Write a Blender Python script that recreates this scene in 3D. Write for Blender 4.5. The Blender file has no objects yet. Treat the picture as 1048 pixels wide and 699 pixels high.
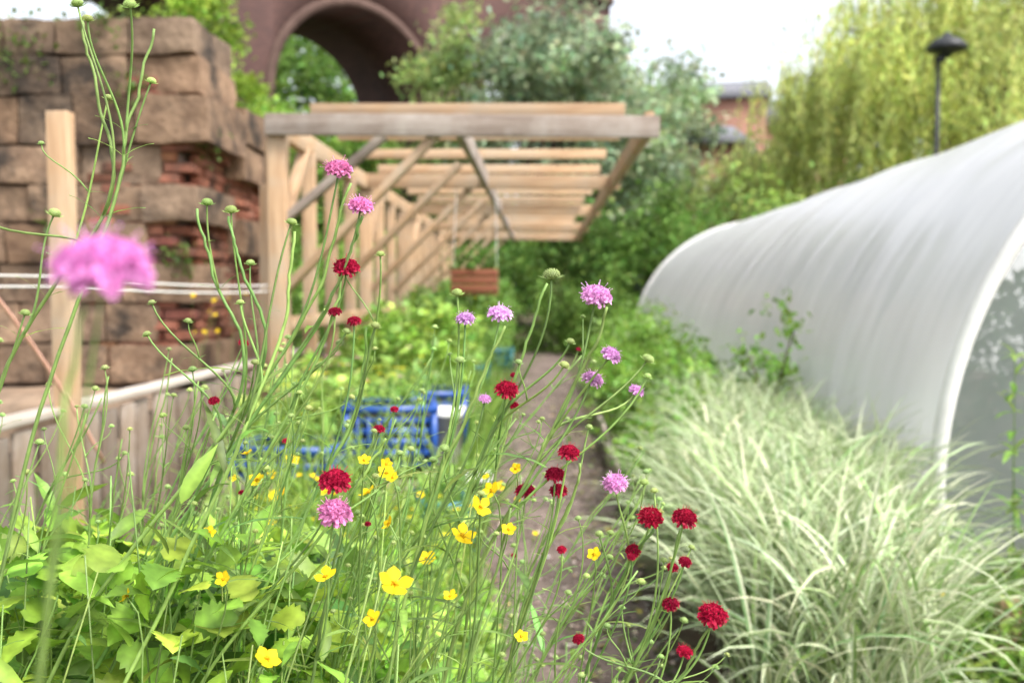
import bpy, math, random
import numpy as np
from mathutils import Vector, Matrix, noise
rng=np.random.default_rng(7); random.seed(7)
S=bpy.context.scene
S.view_settings.view_transform='Standard'; S.view_settings.look='None'; S.view_settings.exposure=0
COL=S.collection
# ------------------------------------------------------------ materials
def newmat(name):
    m=bpy.data.materials.new(name); m.use_nodes=True
    nt=m.node_tree; nt.nodes.clear(); return m,nt
def nd(nt,t,**k):
    n=nt.nodes.new(t)
    for a,b in k.items(): setattr(n,a,b)
    return n
def leafmat(name,rough=.5,trans=.35,spec=.4,attr=True,c=(1,1,1),nscale=60,namp=.25):
    m,nt=newmat(name); L=nt.links
    out=nd(nt,'ShaderNodeOutputMaterial'); p=nd(nt,'ShaderNodeBsdfPrincipled'); t=nd(nt,'ShaderNodeBsdfTranslucent'); mx=nd(nt,'ShaderNodeMixShader')
    a=nd(nt,'ShaderNodeAttribute',attribute_name='col')
    tc=nd(nt,'ShaderNodeTexCoord'); n=nd(nt,'ShaderNodeTexNoise'); n.inputs['Scale'].default_value=nscale; n.inputs['Detail'].default_value=2
    L.new(tc.outputs['Object'],n.inputs['Vector'])
    mr=nd(nt,'ShaderNodeMapRange'); mr.inputs[3].default_value=1-namp; mr.inputs[4].default_value=1+namp
    mr.inputs[1].default_value=.3; mr.inputs[2].default_value=.7
    L.new(n.outputs[0],mr.inputs[0])
    vm=nd(nt,'ShaderNodeVectorMath',operation='SCALE'); L.new(a.outputs['Color'],vm.inputs[0]); L.new(mr.outputs[0],vm.inputs['Scale'])
    L.new(vm.outputs[0],p.inputs['Base Color']); L.new(vm.outputs[0],t.inputs['Color'])
    p.inputs['Roughness'].default_value=rough; p.inputs['Specular IOR Level'].default_value=spec
    mx.inputs[0].default_value=trans
    L.new(p.outputs[0],mx.inputs[1]); L.new(t.outputs[0],mx.inputs[2]); L.new(mx.outputs[0],out.inputs[0])
    return m
def surf(name,c1,c2,scale=5,rough=.8,bump=.3,stretch=(1,1,1),c3=None,s3=.7,attr=False,objrand=0,detail=6,bscale=None,spec=.3,coord='Object',p3=(.45,.66)):
    m,nt=newmat(name); L=nt.links
    out=nd(nt,'ShaderNodeOutputMaterial'); p=nd(nt,'ShaderNodeBsdfPrincipled')
    tc=nd(nt,'ShaderNodeTexCoord'); mp=nd(nt,'ShaderNodeMapping'); mp.inputs['Scale'].default_value=stretch
    L.new(tc.outputs[coord],mp.inputs[0])
    n=nd(nt,'ShaderNodeTexNoise'); n.inputs['Scale'].default_value=scale; n.inputs['Detail'].default_value=detail; n.inputs['Roughness'].default_value=.65
    L.new(mp.outputs[0],n.inputs['Vector'])
    r=nd(nt,'ShaderNodeValToRGB'); r.color_ramp.elements[0].position=.33; r.color_ramp.elements[1].position=.68
    r.color_ramp.elements[0].color=(*c1,1); r.color_ramp.elements[1].color=(*c2,1)
    L.new(n.outputs[0],r.inputs[0]); cur=r.outputs[0]
    if c3:
        n2=nd(nt,'ShaderNodeTexNoise'); n2.inputs['Scale'].default_value=s3; n2.inputs['Detail'].default_value=6; n2.inputs['Roughness'].default_value=.7
        L.new(tc.outputs[coord],n2.inputs['Vector'])
        r2=nd(nt,'ShaderNodeValToRGB'); r2.color_ramp.elements[0].position=p3[0]; r2.color_ramp.elements[1].position=p3[1]
        r2.color_ramp.elements[0].color=(0,0,0,1); r2.color_ramp.elements[1].color=(1,1,1,1); L.new(n2.outputs[0],r2.inputs[0])
        mx=nd(nt,'ShaderNodeMix',data_type='RGBA'); L.new(r2.outputs[0],mx.inputs[0]); L.new(cur,mx.inputs[6]); mx.inputs[7].default_value=(*c3,1); cur=mx.outputs[2]
    if attr:
        a=nd(nt,'ShaderNodeAttribute',attribute_name='col')
        mx=nd(nt,'ShaderNodeMix',data_type='RGBA',blend_type='MULTIPLY'); mx.inputs[0].default_value=1
        L.new(cur,mx.inputs[6]); L.new(a.outputs['Color'],mx.inputs[7]); cur=mx.outputs[2]
    if objrand:
        oi=nd(nt,'ShaderNodeObjectInfo'); mr=nd(nt,'ShaderNodeMapRange'); mr.inputs[3].default_value=1-objrand; mr.inputs[4].default_value=1+objrand
        L.new(oi.outputs['Random'],mr.inputs[0]); vm=nd(nt,'ShaderNodeVectorMath',operation='SCALE'); L.new(cur,vm.inputs[0]); L.new(mr.outputs[0],vm.inputs['Scale']); cur=vm.outputs[0]
    L.new(cur,p.inputs['Base Color']); p.inputs['Roughness'].default_value=rough; p.inputs['Specular IOR Level'].default_value=spec
    if bump:
        b=nd(nt,'ShaderNodeBump'); b.inputs['Strength'].default_value=bump; b.inputs['Distance'].default_value=.02
        if bscale:
            n3=nd(nt,'ShaderNodeTexNoise'); n3.inputs['Scale'].default_value=bscale; n3.inputs['Detail'].default_value=8; L.new(mp.outputs[0],n3.inputs['Vector']); L.new(n3.outputs[0],b.inputs['Height'])
        else: L.new(n.outputs[0],b.inputs['Height'])
        L.new(b.outputs[0],p.inputs['Normal'])
    L.new(p.outputs[0],out.inputs[0]); return m
M_leaf=leafmat('leaf_green',.45,.4,.45)
M_far=leafmat('tree_leaf',.6,.35,.2,nscale=.5,namp=.2)
M_petal=leafmat('petal',.6,.35,.2,nscale=200,namp=.12)
M_stem=leafmat('stem_green',.5,.1,.4,nscale=80,namp=.2)
M_vgrass=leafmat('variegated_blade',.45,.3,.4,nscale=25,namp=.12)
M_bark=surf('bark',(.05,.035,.025),(.16,.12,.09),6,.9,.6,(1,1,.25))
M_pine=surf('sawn_pine',(.36,.215,.115),(.60,.41,.25),2.2,.65,.15,(1,14,14),c3=(.44,.34,.24),s3=1.3,objrand=.18)
M_grey=surf('weathered_timber',(.22,.165,.13),(.39,.32,.27),2.2,.8,.25,(1,14,14),c3=(.46,.40,.35),s3=1.6,objrand=.12)
M_fence=surf('fence_board',(.12,.085,.06),(.28,.21,.155),2.0,.85,.3,(1,16,16),c3=(.32,.27,.23),s3=2,objrand=.35)
M_cap=surf('fence_cap',(.36,.30,.25),(.54,.48,.42),2.0,.8,.2,(1,14,14),objrand=.06)
M_stone=surf('sandstone',(.16,.10,.065),(.40,.27,.175),4.5,.9,.9,c3=(.055,.042,.033),s3=1.7,attr=True,bscale=18,p3=(.47,.62),detail=9)
M_plinth=surf('plinth_stone',(.22,.15,.10),(.40,.29,.20),2.5,.9,.7,c3=(.14,.10,.07),s3=1.4,bscale=16)
M_brick=surf('old_brick',(.26,.09,.055),(.46,.20,.13),9,.9,.6,c3=(.10,.06,.045),s3=3,attr=True,bscale=40)
M_mortar=surf('mortar',(.12,.085,.065),(.22,.16,.125),8,.95,.6,bscale=30)
M_soil=surf('ground_soil',(.05,.035,.022),(.13,.09,.06),6,.95,.8,c3=(.06,.09,.025),s3=.6,bscale=25)
M_path=surf('path_earth',(.14,.105,.088),(.26,.20,.17),3.5,.95,.8,c3=(.10,.075,.058),s3=2.2,bscale=60)
M_metal=surf('dark_metal',(.02,.022,.025),(.04,.042,.045),8,.45,.05)
M_galv=surf('galvanised_tube',(.55,.56,.57),(.7,.71,.72),5,.4,.05)
M_blue=surf('blue_plastic',(.012,.055,.26),(.025,.10,.38),6,.35,.05,spec=.5)
M_teal=surf('teal_plastic',(.01,.13,.17),(.02,.20,.24),6,.35,.05,spec=.5)
M_white=surf('white_paint',(.62,.61,.58),(.78,.77,.74),4,.6,.1)
M_red=surf('stained_timber',(.16,.05,.025),(.30,.11,.06),2,.7,.2,(1,12,12))
M_twine=surf('twine',(.78,.76,.72),(.88,.86,.82),30,.8,.1)
M_cord=surf('pink_cord',(.62,.32,.24),(.72,.42,.32),30,.7,.1)
M_slate=surf('slate_roof',(.10,.105,.12),(.2,.2,.22),4,.7,.3)
M_glass=surf('window_glass',(.03,.035,.04),(.07,.08,.09),2,.1,0,spec=.6)
def bricktex(name,c1,c2,mo,scale):
    m,nt=newmat(name); L=nt.links
    out=nd(nt,'ShaderNodeOutputMaterial'); p=nd(nt,'ShaderNodeBsdfPrincipled'); b=nd(nt,'ShaderNodeTexBrick'); tc=nd(nt,'ShaderNodeTexCoord')
    sx=nd(nt,'ShaderNodeSeparateXYZ'); cx=nd(nt,'ShaderNodeCombineXYZ'); ad=nd(nt,'ShaderNodeMath',operation='ADD')
    L.new(tc.outputs['Object'],sx.inputs[0]); L.new(sx.outputs[0],ad.inputs[0]); L.new(sx.outputs[1],ad.inputs[1]); L.new(ad.outputs[0],cx.inputs[0]); L.new(sx.outputs[2],cx.inputs[1])
    L.new(cx.outputs[0],b.inputs['Vector']); b.inputs['Scale'].default_value=scale
    b.inputs['Color1'].default_value=(*c1,1); b.inputs['Color2'].default_value=(*c2,1); b.inputs['Mortar'].default_value=(*mo,1)
    n=nd(nt,'ShaderNodeTexNoise'); n.inputs['Scale'].default_value=.4; n.inputs['Detail'].default_value=6; L.new(tc.outputs['Object'],n.inputs['Vector'])
    mr=nd(nt,'ShaderNodeMapRange'); mr.inputs[3].default_value=.45; mr.inputs[4].default_value=1.45; L.new(n.outputs[0],mr.inputs[0])
    vm=nd(nt,'ShaderNodeVectorMath',operation='SCALE'); L.new(b.outputs[0],vm.inputs[0]); L.new(mr.outputs[0],vm.inputs['Scale'])
    L.new(vm.outputs[0],p.inputs['Base Color']); p.inputs['Roughness'].default_value=.9; L.new(p.outputs[0],out.inputs[0]); return m
M_viad=bricktex('viaduct_brick',(.055,.022,.018),(.085,.036,.028),(.07,.045,.038),1.6)
M_house=bricktex('house_brick',(.24,.09,.06),(.32,.14,.09),(.30,.25,.2),2.5)
def plastic(name='polythene_sheet',lo=(.82,.82,.84),hi=(.94,.94,.95),tp=0):
    m,nt=newmat(name); L=nt.links
    out=nd(nt,'ShaderNodeOutputMaterial'); p=nd(nt,'ShaderNodeBsdfPrincipled'); t=nd(nt,'ShaderNodeBsdfTranslucent'); mx=nd(nt,'ShaderNodeMixShader')
    tc=nd(nt,'ShaderNodeTexCoord'); n=nd(nt,'ShaderNodeTexNoise'); n.inputs['Scale'].default_value=1.2; n.inputs['Detail'].default_value=5; L.new(tc.outputs['Object'],n.inputs['Vector'])
    r=nd(nt,'ShaderNodeValToRGB'); r.color_ramp.elements[0].color=(*lo,1); r.color_ramp.elements[1].color=(*hi,1); r.color_ramp.elements[0].position=.35; r.color_ramp.elements[1].position=.65
    L.new(n.outputs[0],r.inputs[0]); L.new(r.outputs[0],p.inputs['Base Color']); t.inputs['Color'].default_value=(*hi,1)
    p.inputs['Roughness'].default_value=.26; p.inputs['Specular IOR Level'].default_value=.7
    mp=nd(nt,'ShaderNodeMapping'); mp.inputs['Scale'].default_value=(.8,1.8,.6); L.new(tc.outputs['Object'],mp.inputs[0])
    n2=nd(nt,'ShaderNodeTexNoise'); n2.inputs['Scale'].default_value=1.2; n2.inputs['Detail'].default_value=2.2; L.new(mp.outputs[0],n2.inputs['Vector'])
    b=nd(nt,'ShaderNodeBump'); b.inputs['Strength'].default_value=.7; b.inputs['Distance'].default_value=.08; L.new(n2.outputs[0],b.inputs['Height']); L.new(b.outputs[0],p.inputs['Normal'])
    mx.inputs[0].default_value=.42
    L.new(p.outputs[0],mx.inputs[1]); L.new(t.outputs[0],mx.inputs[2]); last=mx
    if tp:
        tr=nd(nt,'ShaderNodeBsdfTransparent'); m2=nd(nt,'ShaderNodeMixShader'); m2.inputs[0].default_value=tp; L.new(mx.outputs[0],m2.inputs[1]); L.new(tr.outputs[0],m2.inputs[2]); last=m2
    L.new(last.outputs[0],out.inputs[0]); return m
M_poly=plastic(); M_polyend=plastic('clear_end_sheet',(.30,.34,.32),(.42,.46,.44),.45)
# ------------------------------------------------------------ mesh builder
class MB:
    def __init__(s): s.V=[];s.C=[];s.F=[];s.FM=[];s.n=0
    def add(s,V,F,mat=0,col=(1,1,1)):
        V=np.asarray(V,float).reshape(-1,3); C=np.asarray(col,float)
        if C.ndim==1: C=np.tile(C,(len(V),1))
        s.V.append(V); s.C.append(C)
        by={}
        for f in F: by.setdefault(len(f),[]).append(f)
        for k,fs in by.items():
            a=np.array(fs)+s.n; s.F.append(a); s.FM.append(np.full(len(a),mat))
        s.n+=len(V)
    def batch(s,tV,tF,M,T,sc,mat,col,tcol=None):
        n=len(T); k=len(tV); sc=np.asarray(sc,float)
        if sc.ndim==0: sc=np.full(n,float(sc))
        tVs=np.asarray(tV,float)
        if sc.ndim==2: loc=tVs[None]*sc[:,None,:]
        else: loc=tVs[None]*sc[:,None,None]
        V=np.einsum('nij,nkj->nki',M,loc)+T[:,None,:]
        C=np.repeat(np.asarray(col,float)[:,None,:],k,1)
        if tcol is not None: C=C*np.asarray(tcol)[None]
        s.V.append(V.reshape(-1,3)); s.C.append(C.reshape(-1,3))
        by={}
        for f in tF: by.setdefault(len(f),[]).append(f)
        for q,fs in by.items():
            a=(np.array(fs)[None]+(np.arange(n)*k)[:,None,None]+s.n).reshape(-1,q); s.F.append(a); s.FM.append(np.full(len(a),mat))
        s.n+=n*k
    def obj(s,name,mats,parent=None,smooth=False):
        me=bpy.data.meshes.new(name); V=np.concatenate(s.V); C=np.concatenate(s.C)
        me.vertices.add(len(V)); me.vertices.foreach_set('co',V.astype(np.float32).ravel())
        tot=np.concatenate([np.full(len(a),a.shape[1]) for a in s.F]); lv=np.concatenate([a.ravel() for a in s.F])
        me.loops.add(len(lv)); me.loops.foreach_set('vertex_index',lv.astype(np.int32))
        st=np.concatenate([[0],np.cumsum(tot)[:-1]])
        me.polygons.add(len(tot)); me.polygons.foreach_set('loop_start',st.astype(np.int32)); me.polygons.foreach_set('loop_total',tot.astype(np.int32))
        me.polygons.foreach_set('material_index',np.concatenate(s.FM).astype(np.int32))
        if smooth: me.polygons.foreach_set('use_smooth',np.ones(len(tot),bool))
        for m in mats: me.materials.append(m)
        me.update(calc_edges=True); me.validate()
        at=me.color_attributes.new('col','FLOAT_COLOR','POINT')
        if len(at.data)==len(C): at.data.foreach_set('color',np.concatenate([np.clip(C,0,1),np.ones((len(C),1))],1).astype(np.float32).ravel())
        o=bpy.data.objects.new(name,me); COL.objects.link(o)
        if parent: o.parent=parent
        return o
def empty(name,loc=(0,0,0)):
    o=bpy.data.objects.new(name,None); COL.objects.link(o); o.location=loc; o.empty_display_size=.2; return o
def nrm(a): return a/np.maximum(np.linalg.norm(a,axis=-1,keepdims=True),1e-9)
def frames(D,roll=None):
    D=nrm(D); up=np.tile([0.,0,1],(len(D),1)); up=np.where(np.abs(D[:,2:3])>.98,np.array([[1.,0,0]]),up)
    X=nrm(np.cross(D,up)); Z=np.cross(X,D)
    if roll is not None:
        c,s_=np.cos(roll)[:,None],np.sin(roll)[:,None]; X,Z=X*c+Z*s_,-X*s_+Z*c
    return np.stack([X,D,Z],2)
def rdir(n): return nrm(rng.normal(size=(n,3)))
def tube(mb,P,r0,r1,sides=5,mat=0,col=(1,1,1)):
    P=np.asarray(P,float); n=len(P); T=nrm(np.gradient(P,axis=0)); F=frames(T)
    X=F[0,:,0].copy(); Vs=[]
    a=np.linspace(0,2*np.pi,sides,endpoint=False); R=np.linspace(r0,r1,n)
    for i in range(n):
        X=X-T[i]*np.dot(X,T[i]); X/=max(np.linalg.norm(X),1e-9); Y=np.cross(T[i],X)
        Vs.append(P[i]+R[i]*(np.cos(a)[:,None]*X+np.sin(a)[:,None]*Y))
    fs=[(i*sides+j,i*sides+(j+1)%sides,(i+1)*sides+(j+1)%sides,(i+1)*sides+j) for i in range(n-1) for j in range(sides)]
    fs.append(tuple(range(sides))[::-1]); fs.append(tuple((n-1)*sides+j for j in range(sides)))
    mb.add(np.concatenate(Vs),fs,mat,col)
def catmull(P,m=8):
    P=np.asarray(P,float); P=np.vstack([2*P[0]-P[1],P,2*P[-1]-P[-2]]); out=[]
    for i in range(1,len(P)-2):
        for t in np.linspace(0,1,m,endpoint=False):
            out.append(.5*((2*P[i])+(-P[i-1]+P[i+1])*t+(2*P[i-1]-5*P[i]+4*P[i+1]-P[i+2])*t*t+(-P[i-1]+3*P[i]-3*P[i+1]+P[i+2])*t**3))
    out.append(P[-2]); return np.array(out)
def bez(a,b,c,d,n=12):
    t=np.linspace(0,1,n)[:,None]; return (1-t)**3*a+3*(1-t)**2*t*b+3*(1-t)*t*t*c+t**3*d
BOXF=[(0,3,2,1),(4,5,6,7),(0,1,5,4),(1,2,6,5),(2,3,7,6),(3,0,4,7)]
def boxmb(mb,lo,hi,mat=0,col=(1,1,1)):
    x0,y0,z0=lo;x1,y1,z1=hi
    mb.add([(x0,y0,z0),(x1,y0,z0),(x1,y1,z0),(x0,y1,z0),(x0,y0,z1),(x1,y0,z1),(x1,y1,z1),(x0,y1,z1)],BOXF,mat,col)
def beam(name,p0,p1,w,h,mat,parent,up=(0,0,1),bev=.004):
    p0=Vector(p0);p1=Vector(p1); d=p1-p0; L=d.length; X=d.normalized(); U=Vector(up)
    if abs(X.dot(U))>.98: U=Vector((0,1,0))
    Y=U.cross(X).normalized(); Z=X.cross(Y)
    mb=MB(); boxmb(mb,(0,-w/2,-h/2),(L,w/2,h/2)); o=mb.obj(name,[mat],parent)
    o.matrix_local=Matrix(((X.x,Y.x,Z.x,p0.x),(X.y,Y.y,Z.y,p0.y),(X.z,Y.z,Z.z,p0.z),(0,0,0,1)))
    b=o.modifiers.new('bevel','BEVEL'); b.width=bev; b.segments=2; return o
def leaf_t(nseg=7,W=.25,serr=.12,fold=.25,droop=.25,pw=.8):
    s=np.linspace(0,1,nseg+1); w=W*np.abs(np.sin(np.pi*np.clip(s,0,1)**pw))**.85; w[0]=.02*W+.005; w[-1]=0.003
    w=w*np.where(np.arange(nseg+1)%2==1,1+serr,1-serr)
    z=-droop*s**2; mid=np.stack([0*s,s,z],1); L=np.stack([-w,s-.04*(np.arange(nseg+1)%2),z+fold*w],1); R=np.stack([w,s-.04*(np.arange(nseg+1)%2),z+fold*w],1)
    V=np.concatenate([mid,L,R]); n=nseg+1; F=[]
    for i in range(nseg): F+=[(i,i+1,n+i+1,n+i),(i,2*n+i,2*n+i+1,i+1)]
    c=np.ones((3*n,3)); c[:n]=[1.3,1.25,1.3]; return V,F,c
T_broad=leaf_t(11,.30,.16,.25,.34,.75); T_lance=leaf_t(6,.13,.0,.3,.35,.85); T_nar=leaf_t(5,.06,0,.3,.3,.9); T_round=leaf_t(11,.42,.16,.18,.28,.85)
T_pet=leaf_t(6,.40,.0,.12,.05,1.5)
def simple_leaf(w=.3):
    return np.array([(0,0,0),(-w,.5,.08),(0,1,-.08),(w,.5,.08),(0,.5,0)],float),[(0,4,2,1),(0,3,2,4)],np.ones((5,3))
T_s=simple_leaf(.28); T_sn=simple_leaf(.12)
def colvar(base,n,b=.25,h=.12,clump=None):
    base=np.asarray(base,float); C=np.tile(base,(n,1))*np.exp(rng.normal(0,b,(n,1)))*(1+rng.normal(0,h,(n,3))*np.array([1,.4,.8])); return np.clip(C,.003,.95)
# ------------------------------------------------------------ ground & path
mb=MB()
g=np.concatenate([np.linspace(-220,-8,12),np.linspace(-7,7,50),np.linspace(8,220,12)]); gy=np.concatenate([np.linspace(-60,-2,6),np.linspace(-1.5,20,60),np.linspace(22,400,14)])
X,Y=np.meshgrid(g,gy); Z=np.zeros_like(X)
for i in range(X.shape[0]):
    for j in range(X.shape[1]):
        x,y=X[i,j],Y[i,j]; a=min(max((abs(x)-.7)/.5,0),1)*(1 if abs(x)<20 and y<30 else 0)
        Z[i,j]=a*.05*noise.noise(Vector((x*1.5,y*1.5,0)))
        if abs(x)<.7: Z[i,j]=0
nx=X.shape[1]; F=[(i*nx+j,i*nx+j+1,(i+1)*nx+j+1,(i+1)*nx+j) for i in range(X.shape[0]-1) for j in range(nx-1)]
mb.add(np.stack([X,Y,Z],2),F); mb.obj('ground',[M_soil],smooth=True)
mb=MB(); V=[];F=[]
ys=np.linspace(-1.5,24,160)
for i,y in enumerate(ys):
    wl=-.38+.05*noise.noise(Vector((y*.9,3,0)))+.02*noise.noise(Vector((y*5,3,0))); wr=.42+.06*noise.noise(Vector((y*.9,9,0)))+.02*noise.noise(Vector((y*5,9,0)))
    if y<2.5: wl+=.1
    for t in np.linspace(0,1,9):
        x=wl+(wr-wl)*t; V.append((x,y,.006+.006*abs(noise.noise(Vector((x*6,y*6,1))))))
F=[(i*9+j,i*9+j+1,(i+1)*9+j+1,(i+1)*9+j) for i in range(159) for j in range(8)]
mb.add(V,F); mb.obj('garden_path',[M_path],smooth=True)
mb=MB(); n=4500
ico=np.array([(1,0,0),(-1,0,0),(0,1,0),(0,-1,0),(0,0,.6),(0,0,-.6)],float); icf=[(0,2,4),(2,1,4),(1,3,4),(3,0,4),(2,0,5),(1,2,5),(3,1,5),(0,3,5)]
T=np.stack([rng.uniform(-.42,.45,n),1.5+rng.random(n)**1.5*12,np.full(n,.012)],1)
mb.batch(ico,icf,frames(np.concatenate([rng.normal(size=(n,2)),rng.normal(0,.1,(n,1))],1)),T,rng.uniform(.003,.015,n),0,colvar((.26,.21,.18),n,.5,.06))
n=1500; xs=rng.choice([-1,1],n)*(.42-np.abs(rng.normal(0,.14,n))); T=np.stack([xs,1.5+rng.random(n)**1.3*10,np.full(n,.016)],1); D=np.concatenate([rng.normal(size=(n,2)),rng.normal(.2,.3,(n,1))],1)
mb.batch(*T_s[:2],frames(D),T,rng.uniform(.02,.055,n),0,colvar((.15,.15,.05),n,.5,.2))
mb.obj('path_litter',[leafmat('litter',.9,0,.2)])
pe=empty('timber_edging')
beam('edge_board_0',(.47,5.9,.07),(.48,7.4,.07),.035,.16,M_grey,pe); beam('edge_board_1',(.49,7.42,.07),(.5,9,.07),.035,.16,M_grey,pe)
# ------------------------------------------------------------ fence
fe=empty('picket_fence')
y=1.6;i=0
while y<9.3:
    w=.135+random.uniform(-.01,.01); h=.695+random.uniform(-.015,.012); lean=random.uniform(-.01,.01)
    beam('board_%d'%i,(-1.90,y,.0),(-1.90+lean,y+lean,h),w,.02,M_fence,fe,up=(1,0,0)); y+=w+random.uniform(.035,.06); i+=1
beam('rail_low',(-1.935,1.6,.22),(-1.935,9.3,.22),.045,.07,M_fence,fe); beam('rail_high',(-1.935,1.6,.58),(-1.935,9.3,.58),.045,.07,M_fence,fe)
for k,(a,b) in enumerate([(1.6,4.1),(4.104,6.7),(6.704,9.3)]): 
    beam('cap_%d'%k,(-1.92,a,.735),(-1.92,b,.737),.10,.03,M_cap,fe)
we=empty('wire_support')
for i,(x,yy,w,zt) in enumerate([(-1.84,3.85,.085,1.90),(-1.84,6.62,.065,1.92)]):
    beam('stake_%d'%i,(x-.02,yy,0),(x+(-.03 if i==0 else .0),yy,zt),w,w*.8,M_pine,we,up=(0,1,0))
def wire(name,a,b,sag,r,mat,parent):
    a=np.array(a);b=np.array(b); t=np.linspace(0,1,14)[:,None]; P=a+(b-a)*t; P[:,2]-=(sag*4*t*(1-t))[:,0]; m=MB(); tube(m,P,r,r,6); m.obj(name,[mat],parent)
for z in (1.262,1.225): wire('twine_%d'%int(z*1000),(-1.80,1.2,z+.01),(-1.80,3.80,z),.01,.0036,M_twine,we); wire('twine_b_%d'%int(z*1000),(-1.80,3.80,z),(-1.77,6.6,z-.01),.02,.0048,M_twine,we)
wire('cord',(-1.78,3.0,1.32),(-1.68,3.75,.55),-.05,.007,M_cord,we)
# ------------------------------------------------------------ sandstone wall
se=empty('sandstone_wall')
def block(mb,lo,hi,mat,col,rough=.012,res=4,rnd=.02,seed=0):
    lo=np.array(lo);hi=np.array(hi); sz=hi-lo; c=(lo+hi)/2
    V=[];F=[];n=res+1
    for ax in range(3):
        for sg in (0,1):
            u,v=[a for a in range(3) if a!=ax]; base=len(V)
            for i in range(n):
                for j in range(n):
                    p=np.zeros(3); p[ax]=sg; p[u]=i/res; p[v]=j/res
                    q=(p-.5)*sz; inner=sz/2-rnd; cl=np.clip(q,-inner,inner); dd=q-cl; L=np.linalg.norm(dd)
                    if L>rnd: q=cl+dd/L*rnd
                    w=c+q; nn=noise.noise_vector(Vector(w*3.1+seed))*rough*1.5+noise.noise_vector(Vector(w*9+seed))*rough
                    V.append(w+np.array(nn))
            for i in range(res):
                for j in range(res):
                    f=(base+i*n+j,base+(i+1)*n+j,base+(i+1)*n+j+1,base+i*n+j+1); F.append(f if (sg==1)^(ax==1) else f[::-1])
    mb.add(V,F,mat,col)
mb=MB()
courses=[(.55,.84,-2.44),(.84,1.13,-2.74),(1.13,1.41,-2.48),(1.41,1.70,-2.82),(1.70,1.97,-2.44),(1.97,2.25,-2.70),(2.25,2.60,-2.34),(2.60,2.88,-2.42),(2.88,3.14,-2.45)]
for ci,(z0,z1,xr) in enumerate(courses):
    x=xr
    while x>-6.2:
        w=random.uniform(.36,.72); b=random.uniform(.5,1.35); t=random.uniform(-.04,.06)
        depth=random.uniform(0,.06)
        block(mb,(x-w+.005,7.0+depth-(.07 if ci==6 and x==xr else 0),z0+.004),(x-.005,7.92,z1-.004),0,(b+t,b,b-t),.012,7,.012,ci)
        x-=w
boxmb(mb,(-6.2,7.12,.5),(-2.60,7.90,3.05),1)
for ci,(z0,z1,xr,y1) in enumerate([(.55,.9,-2.42,9.3),(.9,1.22,-2.45,9.3),(1.22,1.5,-2.55,9.2),(1.5,1.8,-2.4,9.2),(1.8,2.1,-2.5,9.15),(2.1,2.38,-2.38,9.1),(2.38,2.68,-2.36,9.05)]):
    yy=7.95
    while yy<y1-.1:
        w=min(random.uniform(.4,.7),y1-yy); b=random.uniform(.5,1.2)
        block(mb,(-3.6,yy+.004,z0+.003),(xr,yy+w-.004,z1-.003),0,(b,b*.97,b*.93),.012,5,.015,ci+20); yy+=w
boxmb(mb,(-3.5,7.97,.5),(-2.6,9.0,2.6),1)
mb.obj('stone_blocks',[M_stone,M_mortar],se,smooth=False)
mb=MB(); z=.56; r=0
while z<3.0:
    x=-2.47-(.11 if r%2 else 0)-random.uniform(0,.03)
    while x>-3.1:
        b=random.uniform(.5,1.3); o=random.uniform(-.03,.03)
        block(mb,(x-.215,7.075+o,z),(x-.004,7.19,z+.066),0,(b,b*random.uniform(.8,1.15),b*random.uniform(.8,1.15)),.004,2,.008,r); x-=.222
    yy=7.12+(.11 if r%2 else 0)
    while yy<7.8:
        b=random.uniform(.6,1.25); block(mb,(-2.56,yy,z),(-2.50+random.uniform(-.03,.02),yy+.215,z+.066),0,(b,b*.95,b*.9),.004,2,.008,r); yy+=.222
    yy=7.97
    while yy<8.9 and z<2.55:
        b=random.uniform(.6,1.25); block(mb,(-2.66,yy,z),(-2.47+random.uniform(-.03,.02),yy+.215,z+.066),0,(b,b*.95,b*.9),.004,2,.008,r); yy+=.222
    z+=.075;r+=1
mb.obj('exposed_brick_core',[M_brick],se)
mb=MB(); block(mb,(-6.3,6.3,0),(-2.25,9.4,.52),0,(1,1,1),.05,10,.1,3); mb.obj('plinth',[M_plinth],se,smooth=True)
mb=MB(); n=1100; T=np.stack([rng.uniform(-5.5,-2.4,n),rng.uniform(7.05,7.9,n),rng.uniform(3.1,3.2,n)],1)
cl=[(-4.3,7.0,3.0,.2),(-3.7,7.0,2.85,.13),(-3.1,6.98,3.12,.12),(-4.6,7.0,2.2,.1),(-2.9,6.99,2.62,.07),(-2.45,7.2,2.25,.08),(-3.4,6.99,1.7,.06),(-2.55,7.0,1.42,.06)]
for i in range(n):
    if rng.random()<.6: c=cl[rng.integers(len(cl))]; T[i]=np.array([c[0]+rng.normal(0,c[3]),c[1]+rng.uniform(-.06,.02),c[2]+rng.normal(0,c[3])])
mb.batch(*T_s[:2],frames(rdir(n)*[1,1,.6]+[0,-.2,.4]),T,rng.uniform(.03,.08,n),0,colvar((.14,.21,.05),n)); mb.obj('wall_weeds',[M_leaf],se)
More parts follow.
